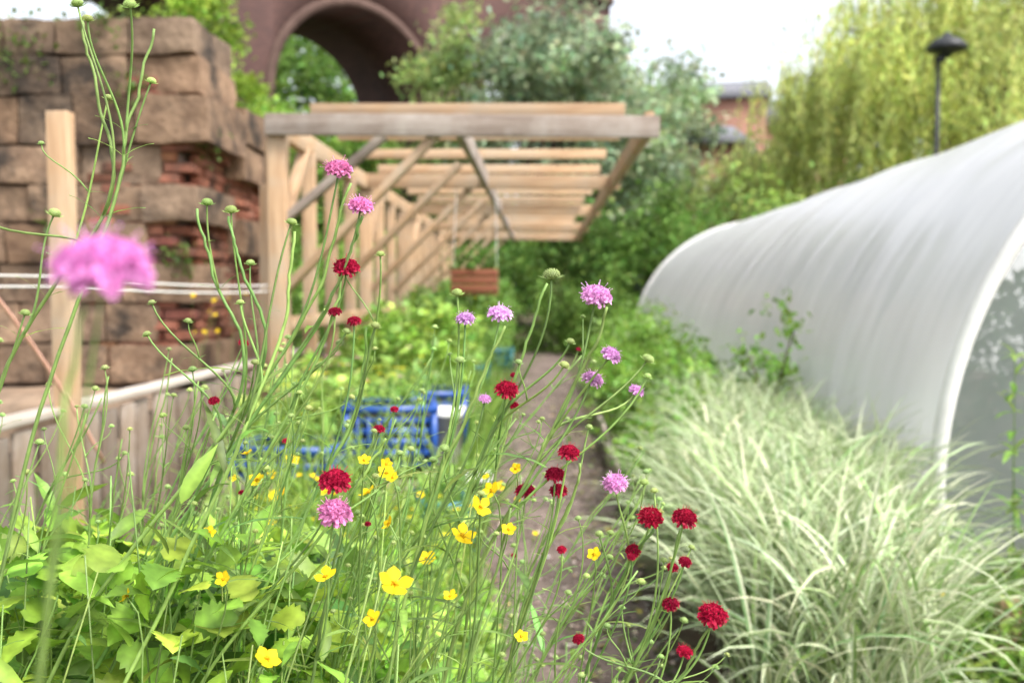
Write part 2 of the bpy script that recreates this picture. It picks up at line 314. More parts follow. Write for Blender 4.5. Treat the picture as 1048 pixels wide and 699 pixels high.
# ------------------------------------------------------------ pergola
pg=empty('timber_pergola')
XL,XM,XR=-1.70,-.53,.68; ZB=2.27
fr=[6.4,9.6,12.8,16.0,18.8]
for i,y in enumerate(fr):
    beam('cross_beam_%d'%i,(XL-.06,y-.05,ZB),(XR+.06,y-.05,ZB-.03),.05,.135,M_grey if i==0 else M_pine,pg)
allp=[6.4,7.25,8.0,8.8,9.6,10.4,11.2,12.0,12.8,13.6,14.4,15.2,16.0,17.4,18.8]
for i,y in enumerate(allp):
    w=.115 if y in fr else .09
    beam('post_%d'%i,(XL,y+.03,0),(XL,y+.03,ZB-.06 if y not in fr else ZB+.04),w,w,M_pine,pg,up=(0,1,0))
for i,y in enumerate([6.52,6.66,7.6,7.75,8.4,9.85,10.1,10.8,11.6]):
    beam('upright_batten_%d'%i,(XL-.09,y,.2),(XL-.09,y,2.2),.10,.02,M_pine,pg,up=(1,0,0))
for k,x in enumerate((XL,XR)):
    beam('side_beam_%d'%k,(x,6.36,ZB+.0),(x,18.9,ZB-.03),.06,.14,M_pine,pg)
beam('middle_beam',(XM,6.40,ZB+.0),(XM,18.9,ZB-.02),.05,.14,M_grey,pg)
ys=np.arange(6.50,18.9,1.03)
for i,y in enumerate(ys):
    beam('rafter_%d'%i,(-1.55+random.uniform(-.05,.05),y,ZB+.115),(.55+random.uniform(-.05,.05),y,ZB+.105),.045,.08,M_pine,pg)
for i,y in enumerate(fr[:]+[8.0,11.2,14.4]):
    beam('knee_brace_%d'%i,(XL+.04,y+.03,1.22),(-.66,y+.03,2.23),.05,.11,M_pine,pg,up=(0,1,0))
beam('long_brace_0',(XL-.03,6.45,1.62),(-1.02,6.50,2.22),.05,.10,M_grey,pg,up=(0,1,0))
for i,y in enumerate(fr[:4]):
    beam('side_brace_%d'%i,(XL,y+.1,1.6),(XL,y+.75,2.22),.05,.08,M_pine,pg,up=(1,0,0))
beam('side_rail',(XL+.05,6.5,1.0),(XL+.05,12.8,1.0),.04,.09,M_pine,pg)
# ------------------------------------------------------------ polytunnel
pt=empty('polytunnel')
xc,a_,h_,z0=3.76,2.15,2.0,.40; yA,yB=4.05,17.2
t0=-math.asin(z0/h_); tt=np.linspace(t0,math.pi-t0,64)
def prof(t,sc=1.0): return xc-a_*sc*np.cos(t), z0+h_*sc*np.sin(t)
hoops=np.linspace(yA,yB,7); ys=np.linspace(yA,yB,160); V=[]
for y in ys:
    k=(y-yA)/(hoops[1]-hoops[0]); fr_=k-math.floor(k); sag=.012*math.sin(math.pi*fr_)**.8
    for t in tt:
        s_=1-sag*abs(math.sin(t))-.008*noise.noise(Vector((t*2,y*.7,0)))-.003*noise.noise(Vector((t*6,y*3,0)))
        x,z=prof(t,s_); V.append((x,y,max(z,0.0)))
n=len(tt); F=[(i*n+j,i*n+j+1,(i+1)*n+j+1,(i+1)*n+j) for i in range(len(ys)-1) for j in range(n-1)]
mb=MB(); mb.add(V,F); mb.obj('cover',[M_poly],pt,smooth=True)
for i,y in enumerate(hoops):
    e=i in(0,6); mb=MB(); q=1.004 if e else .985; P=[(prof(t,q)[0],y,prof(t,q)[1]) for t in tt]; tube(mb,P,.035 if e else .014,.035 if e else .014,8); mb.obj('hoop_%d'%i,[M_white if e else M_galv],pt,smooth=True)
for e,y in enumerate((yA+.01,yB-.01)):
    V=[(prof(t,.99)[0],y,max(0,prof(t,.99)[1])) for t in tt]; mb=MB(); mb.add(V+[(xc,y,.9)],[(i,i+1,len(V)) for i in range(len(V)-1)]); mb.obj('end_sheet_%d'%e,[M_polyend],pt)
    for k,x in enumerate((xc-.6,xc+.6)): beam('door_jamb_%d_%d'%(e,k),(x,y-.05,0),(x,y-.05,2.1),.07,.05,M_pine,pt,up=(0,1,0))
    beam('door_head_%d'%e,(xc-.64,y-.05,2.13),(xc+.64,y-.05,2.13),.05,.07,M_pine,pt)
    beam('door_rail_%d'%e,(xc-.56,y-.05,1.05),(xc+.56,y-.05,1.05),.04,.07,M_pine,pt)
beam('base_rail',(1.64,yA,.09),(1.64,yB,.09),.035,.15,M_grey,pt); beam('base_rail_r',(5.88,yA,.09),(5.88,yB,.09),.035,.15,M_grey,pt)
mb=MB(); n=3500; T=np.stack([rng.uniform(2.1,5.4,n),rng.uniform(4.4,9,n),rng.random(n)**.8*1.3],1)
mb.batch(*T_s[:2],frames(rdir(n)),T,rng.uniform(.08,.2,n),0,colvar((.06,.13,.03),n)); mb.obj('tunnel_crops',[M_leaf],pt)
# ------------------------------------------------------------ trees & shrubs
def cloud(mb,c,R,ncl,nl,ls,col,mat=0,shell=.45,cr=.2,tm=T_s,b=.28,down=-.2):
    c=np.array(c,float);R=np.array(R,float); d=rdir(ncl); r=shell+(1-shell)*rng.random((ncl,1))**.7
    Pc=c+d*r*R*(1+.12*rng.normal(size=(ncl,1))); Pc[:,2]=np.abs(Pc[:,2])
    cb=np.exp(rng.normal(0,b,ncl)); idx=rng.integers(0,ncl,nl)
    crs=cr*R.mean()*rng.uniform(.6,1.4,ncl)
    P=Pc[idx]+rng.normal(size=(nl,3))*crs[idx][:,None]*[1,1,.7]; P[:,2]=np.maximum(P[:,2],.02)
    C=colvar(col,nl,.18,.12)*cb[idx][:,None]
    D=rdir(nl)+[0,0,down]
    mb.batch(tm[0],tm[1],frames(D,rng.uniform(0,6.28,nl)),P,rng.uniform(.7,1.4,nl)*ls,mat,C); return Pc
def tree(name,x,y,parts,trunk,ls,col,nl,ncl=60,cr=.2,tm=T_s,b=.28):
    mb=MB(); allc=[]
    for (cx,cy,cz,rx,ry,rz,fn) in parts:
        allc.append(cloud(mb,(x+cx,y+cy,cz),(rx,ry,rz),max(8,int(ncl*fn)),int(nl*fn),ls,col,0,.4,cr,tm,b))
    pc=np.concatenate(allc); top=np.array([x+trunk[1],y,trunk[2]]); base=np.array([x,y,0.])
    tp=catmull([base,base+(top-base)*.5+[.15,.1,0],top],6); tube(mb,tp,trunk[0],trunk[0]*.5,8,1)
    for k in rng.choice(len(pc),min(22,len(pc)),replace=False):
        s=tp[rng.integers(len(tp)//2,len(tp))]; e=pc[k]; m=(s+e)/2+[0,0,.2*abs(e[2]-s[2])]; tube(mb,bez(s,s*.6+m*.4,m,e,7),trunk[0]*.3,trunk[0]*.06,5,1)
    return mb.obj(name,[M_far,M_bark])
SIL=(.33,.41,.25)
tree('white_willow_tree',.4,31,[(0,0,7.0,2.6,2.6,4.0,.6),(2.2,.5,6.0,2.2,2.2,3.0,.4)],(.3,.3,6),.24,SIL,18000,80,.15)
tree('white_willow_tree',4.4,36,[(-.6,0,5.9,2.4,3,2.8,.7),(-2.2,0,4.5,2,2,2.8,.3),(1.6,0,3.8,1.8,2,1.8,.3)],(.3,.3,5),.26,(.33,.42,.22),20000,90,.15)
tree('leafy_tree',-6.9,19.5,[(0,0,5.2,1.3,1.3,1.8,.6),(.8,0,4.0,.9,1.0,1.5,.4)],(.14,.1,4.5),.13,(.30,.45,.06),13000,60,.16)
tree('leafy_tree',-8.6,37,[(0,0,4.8,3.0,3,2.9,.7),(1.7,0,4.4,2.2,2,2.6,.3)],(.25,.2,5),.26,(.19,.32,.06),15000,70,.17)
tree('leafy_tree',-17.5,74,[(0,0,14,6,6,7.2,.6),(5,4,11,5,5,6,.4)],(.4,.2,9),.55,(.16,.28,.06),14000,100,.16)
tree('leafy_tree',-2.8,33,[(0,0,7.4,1.6,1.5,3.4,.5),(.2,0,4.6,1.9,2,2.6,.5)],(.2,.1,6),.22,(.32,.43,.14),14000,60,.16)
tree('leafy_tree',-12.5,26,[(0,0,5.3,3.5,3,2.4,1)],(.2,.1,6),.22,(.24,.36,.09),14000,60,.17)
def weeping(name,x,y,R,H,n,col):
    mb=MB(); base=np.array([x,y,0.]); tp=catmull([base,base+[.2,0,H*.3],base+[-.1,0,H*.62]],6); tube(mb,tp,.45,.25,9,1)
    P=[];D=[];C=[]; hubs=[]
    for k in range(46):
        az=rng.uniform(0,6.28); r=R*math.sqrt(rng.random())*.92; z=H*(1-.42*(r/R)**2)*rng.uniform(.72,1.02)
        hub=np.array([x+r*math.cos(az),y+r*math.sin(az),z]); hubs.append(hub)
        s=tp[rng.integers(6,len(tp))]; m=(s+hub)/2+[0,0,.9]; tube(mb,bez(s,s*.5+m*.5,m,hub,8),.10,.03,5,1)
    for k in range(n):
        hub=hubs[rng.integers(len(hubs))]; az=rng.uniform(0,6.28); sp=abs(rng.normal(0,.75)); st=hub+[math.cos(az)*sp,math.sin(az)*sp,rng.normal(0,.35)-.1*sp*sp]
        L=min(rng.uniform(1.2,4.2),st[2]-.4)
        if L<.4: continue
        m=int(L/.095); t=np.linspace(0,1,m); out=rng.uniform(.1,.5)
        pts=st+np.stack([math.cos(az)*out*np.sqrt(t)+.05*np.sin(t*5+k),math.sin(az)*out*np.sqrt(t),-L*t],1)
        P.append(pts+rng.normal(0,.03,(m,3))); D.append(rng.normal(0,.45,(m,3))+[0,0,-1]); b=math.exp(rng.normal(0,.22)); C.append(colvar(np.array(col)*b,m,.15,.08))
    P=np.concatenate(P);D=np.concatenate(D);C=np.concatenate(C)
    mb.batch(T_sn[0],T_sn[1],frames(D,rng.uniform(0,6.28,len(P))),P,rng.uniform(.18,.32,len(P)),0,C)
    cloud(mb,(x,y,H*.62),(R*.8,R*.8,H*.33),60,7000,.24,np.array(col)*.9,0,.3,.16,T_sn)
    return mb.obj(name,[M_far,M_bark])
weeping('weeping_willow_tree',11.4,27,5.4,10.6,1800,(.54,.60,.19))
weeping('weeping_willow_tree',20.5,31,6,11.5,800,(.50,.57,.17))
weeping('weeping_willow_tree',6.8,31,2.4,6.0,460,(.50,.57,.20))
def shrub(name,parts,ls,col,nl,tm=T_s,mat=M_far,ncl=50,cr=.17,b=.3):
    mb=MB(); tot=sum(p[6] for p in parts)
    for (cx,cy,cz,rx,ry,rz,fn) in parts:
        pc=cloud(mb,(cx,cy,cz),(rx,ry,rz),ncl,int(nl*fn/tot),ls,col,0,.35,cr,tm,b)
        for k in range(6): e=pc[rng.integers(len(pc))]; s=np.array([cx+rng.normal(0,.1),cy+rng.normal(0,.1),0.]); tube(mb,bez(s,s+[0,0,.3*e[2]],(s+e)/2+[0,0,.1],e,6),.03 if mat is M_far else .008,.006,5,1)
    return mb.obj(name,[mat,M_bark])
shrub('shrub',[(-1.2,21,1.4,1.5,1.2,1.9,1),(.6,21.5,1.6,1.5,1.3,1.7,1)],.13,(.11,.20,.04),13000)
shrub('shrub',[(2.3,20.5,1.5,1.4,1.3,2.0,1),(3.6,21,1.3,1.3,1.3,1.7,1)],.13,(.15,.27,.055),13000)
shrub('shrub',[(5.4,23,1.6,1.8,1.5,2.3,1),(8,24,1.6,2.2,1.5,2.2,1)],.14,(.30,.44,.10),13000)
shrub('shrub',[(11.5,21.5,1.5,2.5,1.5,2.1,1),(15,22,1.5,2.2,1.5,2.2,1)],.14,(.27,.40,.10),11000)
shrub('shrub',[(1.15,19.0,.7,.8,.8,.9,1),(0.3,20,.7,.9,.6,1.1,.6)],.09,(.15,.26,.05),6000)
shrub('shrub',[(-2.8,13.5,.9,.8,2.0,1.3,1),(-3.0,18,1.1,1,2.2,1.4,1)],.10,(.16,.28,.05),10000)
shrub('shrub',[(-4.6,12.5,1.1,1.2,1.6,1.4,1)],.10,(.13,.24,.05),5000)
shrub('bramble_bush',[(1.0,8.6,.42,.45,1.0,.48,1),(1.1,11.5,.45,.42,1.6,.5,1),(.90,6.9,.36,.42,.7,.42,.7),(.78,5.5,.28,.24,.7,.34,.6)],.055,(.20,.36,.055),19000,mat=M_leaf,ncl=60)
shrub('climbing_plant',[(1.40,6.2,.70,.14,.5,.45,1)],.055,(.21,.36,.07),420,mat=M_leaf,ncl=26,cr=.16)
mb=MB()
for k in range(46):
    x=-55+k*2.6+rng.normal(0,1); yy=66+rng.normal(0,4)+ (10 if x>0 else -2)
    cloud(mb,(x,yy,rng.uniform(2,3)),(3.4,2.5,rng.uniform(3,5)),24,1500,.5,np.array((.17,.26,.08))*rng.uniform(.7,1.3),0,.4,.22)
mb.obj('distant_trees',[M_far])
# ------------------------------------------------------------ viaduct
mb=MB(); Hh=19.8; crown=16.0; R=4.9; bay=13.0; sp=crown-R; TH=7.0; b0,b1=-3,2
pl=[]
for b in range(b0,b1):
    c=b*bay
    pl.append((c-bay/2,0.)); pl.append((c-R,0.))
    for t in np.linspace(math.pi,0,21): pl.append((c+R*math.cos(t),sp+R*math.sin(t)))
    pl.append((c+R,0.))
ue=(b1-.5)*bay; us=(b0-.5)*bay
pl.append((ue,0.)); n=len(pl); V=[]
for (u,z) in pl: V+=[(u,0,z),(u,0,Hh),(u,TH,z),(u,TH,Hh)]
F=[]
for i in range(n-1):
    a=4*i;b=4*(i+1)
    if abs(pl[i][0]-pl[i+1][0])>1e-6: F+=[(a,b,b+1,a+1),(a+2,a+3,b+3,b+2),(a+1,b+1,b+3,a+3)]
    F.append((a,a+2,b+2,b))
a=4*(n-1); F.append((a,a+2,a+3,a+1)); F.append((0,1,3,2))
mb.add(V,F,0)
boxmb(mb,(us,-.35,Hh),(ue,TH+.35,Hh+.45),1); boxmb(mb,(us,-.2,Hh+.452),(ue,.25,Hh+1.5),1); boxmb(mb,(us,TH-.25,Hh+.452),(ue,TH+.2,Hh+1.5),1)
for b in range(b0,b1):
    c=b*bay; ts=np.linspace(math.pi,0,25); V=[]
    for t in ts: V+=[(c+R*math.cos(t),-.08,sp+R*math.sin(t)),(c+(R+.5)*math.cos(t),-.08,sp+(R+.5)*math.sin(t)),(c+(R+.5)*math.cos(t),0.0,sp+(R+.5)*math.sin(t)),(c+R*math.cos(t),0.0,sp+R*math.sin(t))]
    F=[]
    for i in range(24):
        a=4*i;q=a+4; F+=[(a,a+1,q+1,q),(a+1,a+2,q+2,q+1),(a,q,q+3,a+3)]
    mb.add(V,F,1)
o=mb.obj('railway_viaduct',[M_viad,surf('viaduct_stone',(.07,.04,.032),(.12,.075,.06),1.5,.9,.3)])
o.location=(-9.6,52.4,0); o.rotation_euler=(0,0,math.radians(44))
def house(name,x,y,w,d,h,roof,rot):
    e=empty(name,(x,y,0)); e.rotation_euler=(0,0,math.radians(rot))
    mb=MB(); boxmb(mb,(-w/2,0,0),(w/2,d,h)); mb.obj('walls',[M_house],e)
    mb=MB(); mb.add([(-w/2-.3,-.3,h+.01),(w/2+.3,-.3,h+.01),(w/2+.3,d+.3,h+.01),(-w/2-.3,d+.3,h+.01),(-w/2-.3,d/2,h+roof),(w/2+.3,d/2,h+roof)],[(0,1,5,4),(2,3,4,5),(0,4,3),(1,2,5),(0,3,2,1)]); mb.obj('roof',[M_slate],e)
    mb=MB(); mw=MB()
    for fl in range(int(h//2.8)):
        for k in range(int(w//2.2)):
            cx=-w/2+1.3+k*2.2; cz=1.6+fl*2.8
            boxmb(mb,(cx-.45,-.03,cz-.6),(cx+.45,-.01,cz+.6)); boxmb(mw,(cx-.55,-.06,cz-.72),(cx+.55,-.003,cz-.62)); boxmb(mw,(cx-.03,-.05,cz-.6),(cx+.03,-.032,cz+.6)); boxmb(mw,(cx-.55,-.05,cz+.602),(cx+.55,-.003,cz+.70))
    mb.obj('windows',[M_glass],e); mw.obj('window_trim',[M_white],e)
house('brick_building',5.6,34.5,2.6,5,6.3,1.0,4)
house('brick_building',9.6,64,9,8,13.4,1.8,-10)
house('brick_building',16.5,66,7,8,12.0,2.4,6)
# ------------------------------------------------------------ street lamp
sl=empty('street_lamp'); lx,ly=8.62,22.2
mb=MB(); tube(mb,[(lx,ly,0),(lx,ly,.9),(lx,ly,1.0)],.09,.085,12); tube(mb,[(lx,ly,1.0),(lx,ly,6.3)],.065,.05,12); mb.obj('pole',[M_metal],sl,smooth=True)
mb=MB(); pr=[(0,6.30),(.07,6.30),(.12,6.38),(.30,6.42),(.40,6.46),(.42,6.50),(.36,6.60),(.24,6.70),(.10,6.76),(.06,6.84),(0,6.86)]; V=[];na=24
for r_,z_ in pr:
    for k in range(na): V.append((lx+.18+max(r_,.001)*math.cos(2*math.pi*k/na)*1.05,ly+max(r_,.001)*math.sin(2*math.pi*k/na),z_))
mb.add(V,[(i*na+k,i*na+(k+1)%na,(i+1)*na+(k+1)%na,(i+1)*na+k) for i in range(len(pr)-1) for k in range(na)]); mb.obj('lantern',[M_metal],sl,smooth=True)
mb=MB(); boxmb(mb,(lx-.06,ly-.05,6.2),(lx+.14,ly+.05,6.34)); mb.obj('bracket',[M_metal],sl)
# ------------------------------------------------------------ beds, crates, planters
def raised(name,x0,x1,y0,y1,h):
    e=empty(name)
    for k in range(2):
        z=h*(k+.5)/2; hh=h/2-.006
        beam('front_%d'%k,(x0,y0,z),(x1,y0,z),.035,hh,M_grey,e); beam('back_%d'%k,(x0,y1,z),(x1,y1,z),.035,hh,M_grey,e)
        beam('left_%d'%k,(x0,y0+.02,z),(x0,y1-.02,z),.035,hh,M_grey,e); beam('right_%d'%k,(x1,y0+.02,z),(x1,y1-.02,z),.035,hh,M_grey,e)
    mb=MB(); boxmb(mb,(x0+.02,y0+.02,.01),(x1-.02,y1-.02,h-.05)); mb.obj('soil',[M_soil],e)
raised('raised_bed',-1.45,-.52,4.3,6.1,.38); raised('raised_bed',-1.45,-.50,6.9,9.2,.38); raised('raised_bed',-1.45,-.50,9.9,12.6,.38)
def crate(name,x,y,z,w,d,h,mat,rot):
    e=empty(name,(x,y,z)); e.rotation_euler=(0,0,math.radians(rot)); mb=MB()
    boxmb(mb,(-w/2,-d/2,0),(w/2,d/2,.012))
    for sx in (-1,1):
        for sy in (-1,1): boxmb(mb,(sx*w/2-.015,sy*d/2-.015,0.013),(sx*w/2+.015,sy*d/2+.015,h-.03))
    for s_ in (-1,1):
        boxmb(mb,(-w/2-.02,s_*d/2-.018,h-.03),(w/2+.02,s_*d/2+.018,h)); boxmb(mb,(s_*w/2-.018,-d/2+.019,h-.031),(s_*w/2+.018,d/2-.019,h-.001))
        for q in (.05,.10,.15,.20):
            if q<h-.05:
                boxmb(mb,(-w/2+.016,s_*d/2-.005,q),(w/2-.016,s_*d/2+.005,q+.028)); boxmb(mb,(s_*w/2-.005,-d/2+.016,q),(s_*w/2+.005,d/2-.016,q+.028))
        for q in np.linspace(-w/2,w/2,9)[1:-1]: boxmb(mb,(q-.006,s_*d/2-.008,.013),(q+.006,s_*d/2+.008,h-.032))
        for q in np.linspace(-d/2,d/2,6)[1:-1]: boxmb(mb,(s_*w/2-.008,q-.006,.013),(s_*w/2+.008,q+.006,h-.032))
    mb.obj('crate_body',[mat],e)
    ms=MB(); boxmb(ms,(-w/2+.02,-d/2+.02,.02),(w/2-.02,d/2-.02,h*.75)); ms.obj('compost',[M_soil],e)
    n=160; ml=MB(); T=np.stack([rng.uniform(-w*.45,w*.45,n),rng.uniform(-d*.4,d*.45,n),h*.75+rng.random(n)*.16],1); ml.batch(T_lance[0],T_lance[1],frames(rdir(n)+[0,0,.6]),T,rng.uniform(.05,.1,n),0,colvar((.2,.34,.07),n),T_lance[2]); ml.obj('seedlings',[M_leaf],e)
    return e
crate('plastic_crate',-.72,4.72,.40,.40,.38,.28,M_blue,8)
crate('plastic_crate',-1.12,4.45,.33,.44,.34,.20,M_blue,-6)
crate('plastic_crate',-.62,5.4,.40,.4,.36,.28,M_blue,3)
crate('plastic_crate',-.40,4.0,.02,.18,.30,.36,M_teal,12)
crate('plastic_trough',-.56,10.4,.40,.5,.4,.22,M_teal,0)
crate('plastic_trough',-.62,8.6,.40,.3,.4,.18,M_teal,0)
def tapered(name,x,y,z,w,d,h,mat):
    e=empty(name,(x,y,z)); mb=MB(); a=.8
    def ring(s,zz): return [(-w/2*s,-d/2*s,zz),(w/2*s,-d/2*s,zz),(w/2*s,d/2*s,zz),(-w/2*s,d/2*s,zz)]
    V=ring(a,0)+ring(1,h)+ring(1.08,h)+ring(1.08,h+.02)+ring(.94,h+.02)+ring(.9,h-.04); F=[(3,2,1,0)]
    for r in range(5):
        for k in range(4): F.append((4*r+k,4*r+(k+1)%4,4*r+4+(k+1)%4,4*r+4+k))
    mb.add(V,F,0); mb.add(ring(.9,h-.041),[(0,1,2,3)],1); mb.obj('pot',[mat,M_soil],e)
tapered('white_planter',-.46,4.75,.40,.16,.3,.22,M_white); tapered('white_planter',-.29,4.5,.01,.12,.2,.34,M_white)
hp=empty('hanging_planter_box')
for k in range(3):
    beam('side_front_%d'%k,(-.86,9.42,1.24+.075*k),(-.42,9.42,1.24+.075*k),.02,.066,M_red,hp); beam('side_back_%d'%k,(-.86,9.70,1.24+.075*k),(-.42,9.70,1.24+.075*k),.02,.066,M_red,hp)
    beam('end_l_%d'%k,(-.85,9.432,1.24+.075*k),(-.85,9.688,1.24+.075*k),.02,.064,M_red,hp); beam('end_r_%d'%k,(-.43,9.432,1.24+.075*k),(-.43,9.688,1.24+.075*k),.02,.064,M_red,hp)
beam('bottom',(-.86,9.56,1.19),(-.42,9.56,1.19),.28,.02,M_red,hp)
for x in (-.85,-.43): wire('rope_%d'%int(-x*100),(x,9.56,1.42),(x*.9-.05,9.56,2.2),0,.004,M_twine,hp)
mb=MB(); n=350; mb.batch(*T_s[:2],frames(rdir(n)+[0,0,.3]),np.stack([rng.uniform(-.86,-.42,n),rng.uniform(9.42,9.7,n),rng.uniform(1.4,1.62,n)],1),rng.uniform(.04,.08,n),0,colvar((.14,.25,.05),n)); mb.obj('planter_plants',[M_leaf],hp)
# ------------------------------------------------------------ leafy beds
def patch(mb,n,xr,yr,hf,tm,size,col,mat=0,thick=.4,b=.3,upb=.9,spread=.55):
    x=rng.uniform(*xr,n); y=rng.uniform(*yr,n); h=hf(x,y); k=h>.03; x,y,h=x[k],y[k],h[k]; n=len(x)
    z=h*(1-thick*rng.random(n)**1.3)
    D=np.concatenate([rng.normal(size=(n,2)),rng.normal(.15,spread,(n,1))],1)
    mb.batch(tm[0],tm[1],frames(D,rng.normal(0,.6,n)),np.stack([x,y,z],1),rng.uniform(.6,1.3,n)*size,mat,colvar(col,n,b,.12),tm[2])
def bump(x,y,s=1.7,o=0): return np.array([noise.noise(Vector((a*s+o,b_*s,o))) for a,b_ in zip(x,y)])
def hA(x,y):
    base=np.maximum(1.00-.31*(y-.9),.34)-.20*np.clip((-x-1.0)/.5,0,1)-.06*np.clip((-x-.3)/.25,0,1); edge=np.clip((.04-.09*np.maximum(y-1.2,0)-x)/.35,0,1)**.6
    return np.clip(base+.15*bump(x,y,2.4),.12,.98)*edge
mb=MB()
LB=(.22,.38,.045)
patch(mb,9500,(-1.75,.04),(.98,3.9),hA,T_broad,.056,LB,thick=.4)
patch(mb,8500,(-1.75,.04),(.98,3.9),hA,T_round,.042,(.30,.47,.06),thick=.3)
patch(mb,5500,(-1.75,.04),(.92,3.9),lambda x,y:hA(x,y)+.03,T_lance,.06,(.23,.39,.055),thick=.5,spread=.8)
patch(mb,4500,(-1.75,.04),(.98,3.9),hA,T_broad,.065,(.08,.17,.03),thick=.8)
for k in range(1000):
    x=rng.uniform(-1.7,.0);y=.95+2.6*rng.random()**1.3; h=float(hA(np.array([x]),np.array([y]))[0])
    if h<.1: continue
    s=np.array([x,y,0.]);e=s+[rng.normal(.06,.14),rng.normal(0,.1),h+rng.uniform(-.1,.07)]; tube(mb,bez(s,s+[0,0,h*.4],e-[rng.normal(0,.06),rng.normal(0,.05),h*.3],e,6),.0018,.0009,4,1,colvar((.22,.34,.08),1)[0])
mb.obj('herbaceous_border',[M_leaf,M_stem],smooth=False)
def blades(mb,roots,n,L,W,th0,th1,col,mat=0,seg=7,edge=None,zstart=None,azb=None,wf=.78):
    idx=rng.integers(0,len(roots),n); P0=roots[idx]+rng.normal(0,.03,(n,3))*[1,1,0]
    if zstart is not None: P0[:,2]+=rng.uniform(*zstart,n)
    az=rng.uniform(0,6.283,n); Ls=rng.uniform(*L,n); t0=rng.uniform(*th0,n); t1=rng.uniform(*th1,n); Ws=rng.uniform(*W,n)
    s=np.linspace(0,1,seg+1); th=t0[:,None]+(t1-t0)[:,None]*s[None]**1.4
    ds=Ls[:,None]/seg; hr=np.cumsum(np.sin(th)*ds,1)-np.sin(th[:,:1])*ds; hz=np.cumsum(np.cos(th)*ds,1)-np.cos(th[:,:1])*ds
    ca,sa=np.cos(az)[:,None],np.sin(az)[:,None]
    C=np.stack([P0[:,0:1]+hr*ca,P0[:,1:2]+hr*sa,np.maximum(P0[:,2:3]+hz,.02)],2)
    w=Ws[:,None]*(1-s[None]**2.2)*np.minimum(1,.5+s*3)[None]; tw=rng.normal(0,.7,n)[:,None]*s[None]
    wd=np.stack([-sa*np.cos(tw),ca*np.cos(tw),np.sin(tw)],2)
    nn=np.stack([-np.cos(th)*ca,-np.cos(th)*sa,np.sin(th)],2)
    V=np.stack([C-wd*w[...,None],C-nn*w[...,None]*.25,C+wd*w[...,None]],2)
    k=(seg+1)*3; F=[]
    for i in range(seg):
        F+=[(3*i,3*i+1,3*i+4,3*i+3),(3*i+1,3*i+2,3*i+5,3*i+4)]
    cc=colvar(col,n,.25,.08); Cc=np.repeat(cc[:,None,:],k,1).reshape(n,seg+1,3,3)
    if edge is not None:
        ee=colvar(edge,n,.12,.04); sd=rng.random(n)
        Cc[:,:,0]=np.where((sd<.75)[:,None,None],ee[:,None,:],cc[:,None,:]); Cc[:,:,2]=np.where((sd>.35)[:,None,None],ee[:,None,:],cc[:,None,:])
        wh=sd>wf; Cc[wh,:,1]=(ee[wh]*.92)[:,None,:]
    mb.V.append(V.reshape(-1,3)); mb.C.append(Cc.reshape(-1,3))
    a=(np.array(F)[None]+(np.arange(n)*k)[:,None,None]+mb.n).reshape(-1,4); mb.F.append(a); mb.FM.append(np.full(len(a),mat)); mb.n+=n*k
def flower_dots(mb,T,c,s=.028):
    for off in range(5):
        aa=off*1.2566; D=np.tile([math.cos(aa),math.sin(aa),.3],(len(T),1)); mb.batch(T_s[0],T_s[1],frames(D),T,s,1,colvar(c,len(T),.1,.05))
def bedplants(name,x0,x1,y0,y1,h,col,fl=None):
    mb=MB(); f=lambda x,y: h*(1+.6*bump(x,y,2.3,5))
    n=int(2600*(x1-x0)*(y1-y0)); patch(mb,n,(x0,x1),(y0,y1),f,T_lance,.10,col,thick=.7,spread=.8); patch(mb,n//2,(x0,x1),(y0,y1),f,T_round,.07,np.array(col)*1.25,thick=.6)
    r=np.stack([rng.uniform(x0,x1,60),rng.uniform(y0,y1,60),np.full(60,.1)],1); blades(mb,r,300,(.4,.9),(.004,.009),(0,.4),(.4,1.5),col)
    if fl:
        m=70; T=np.stack([rng.uniform(x0,x1,m),rng.uniform(y0,y1,m),np.full(m,h)*rng.uniform(.9,1.3,m)],1)
        for c in fl: 
            kk=rng.random(m)<.6; flower_dots(mb,T[kk]+rng.normal(0,.05,(kk.sum(),3)),c)
    mb.obj(name,[M_leaf,M_petal])
YEL=(.86,.68,.03)
bedplants('bed_plants',-1.5,-.65,4.9,6.3,.62,(.26,.38,.08),[YEL,(.8,.4,.5)])
bedplants('bed_plants',-1.5,-.55,6.6,9.4,.82,(.22,.35,.06),[YEL])
bedplants('bed_plants',-1.6,-.50,9.6,13,.98,(.15,.27,.05),[YEL,(.8,.8,.7)])
bedplants('bed_plants',-1.6,-.5,13,18,1.05,(.13,.24,.04))
bedplants('bed_plants',-1.2,-.28,3.1,4.25,.32,(.24,.37,.06),[YEL])
bedplants('bed_plants',-.52,-.34,4.9,9.5,.26,(.20,.34,.06))
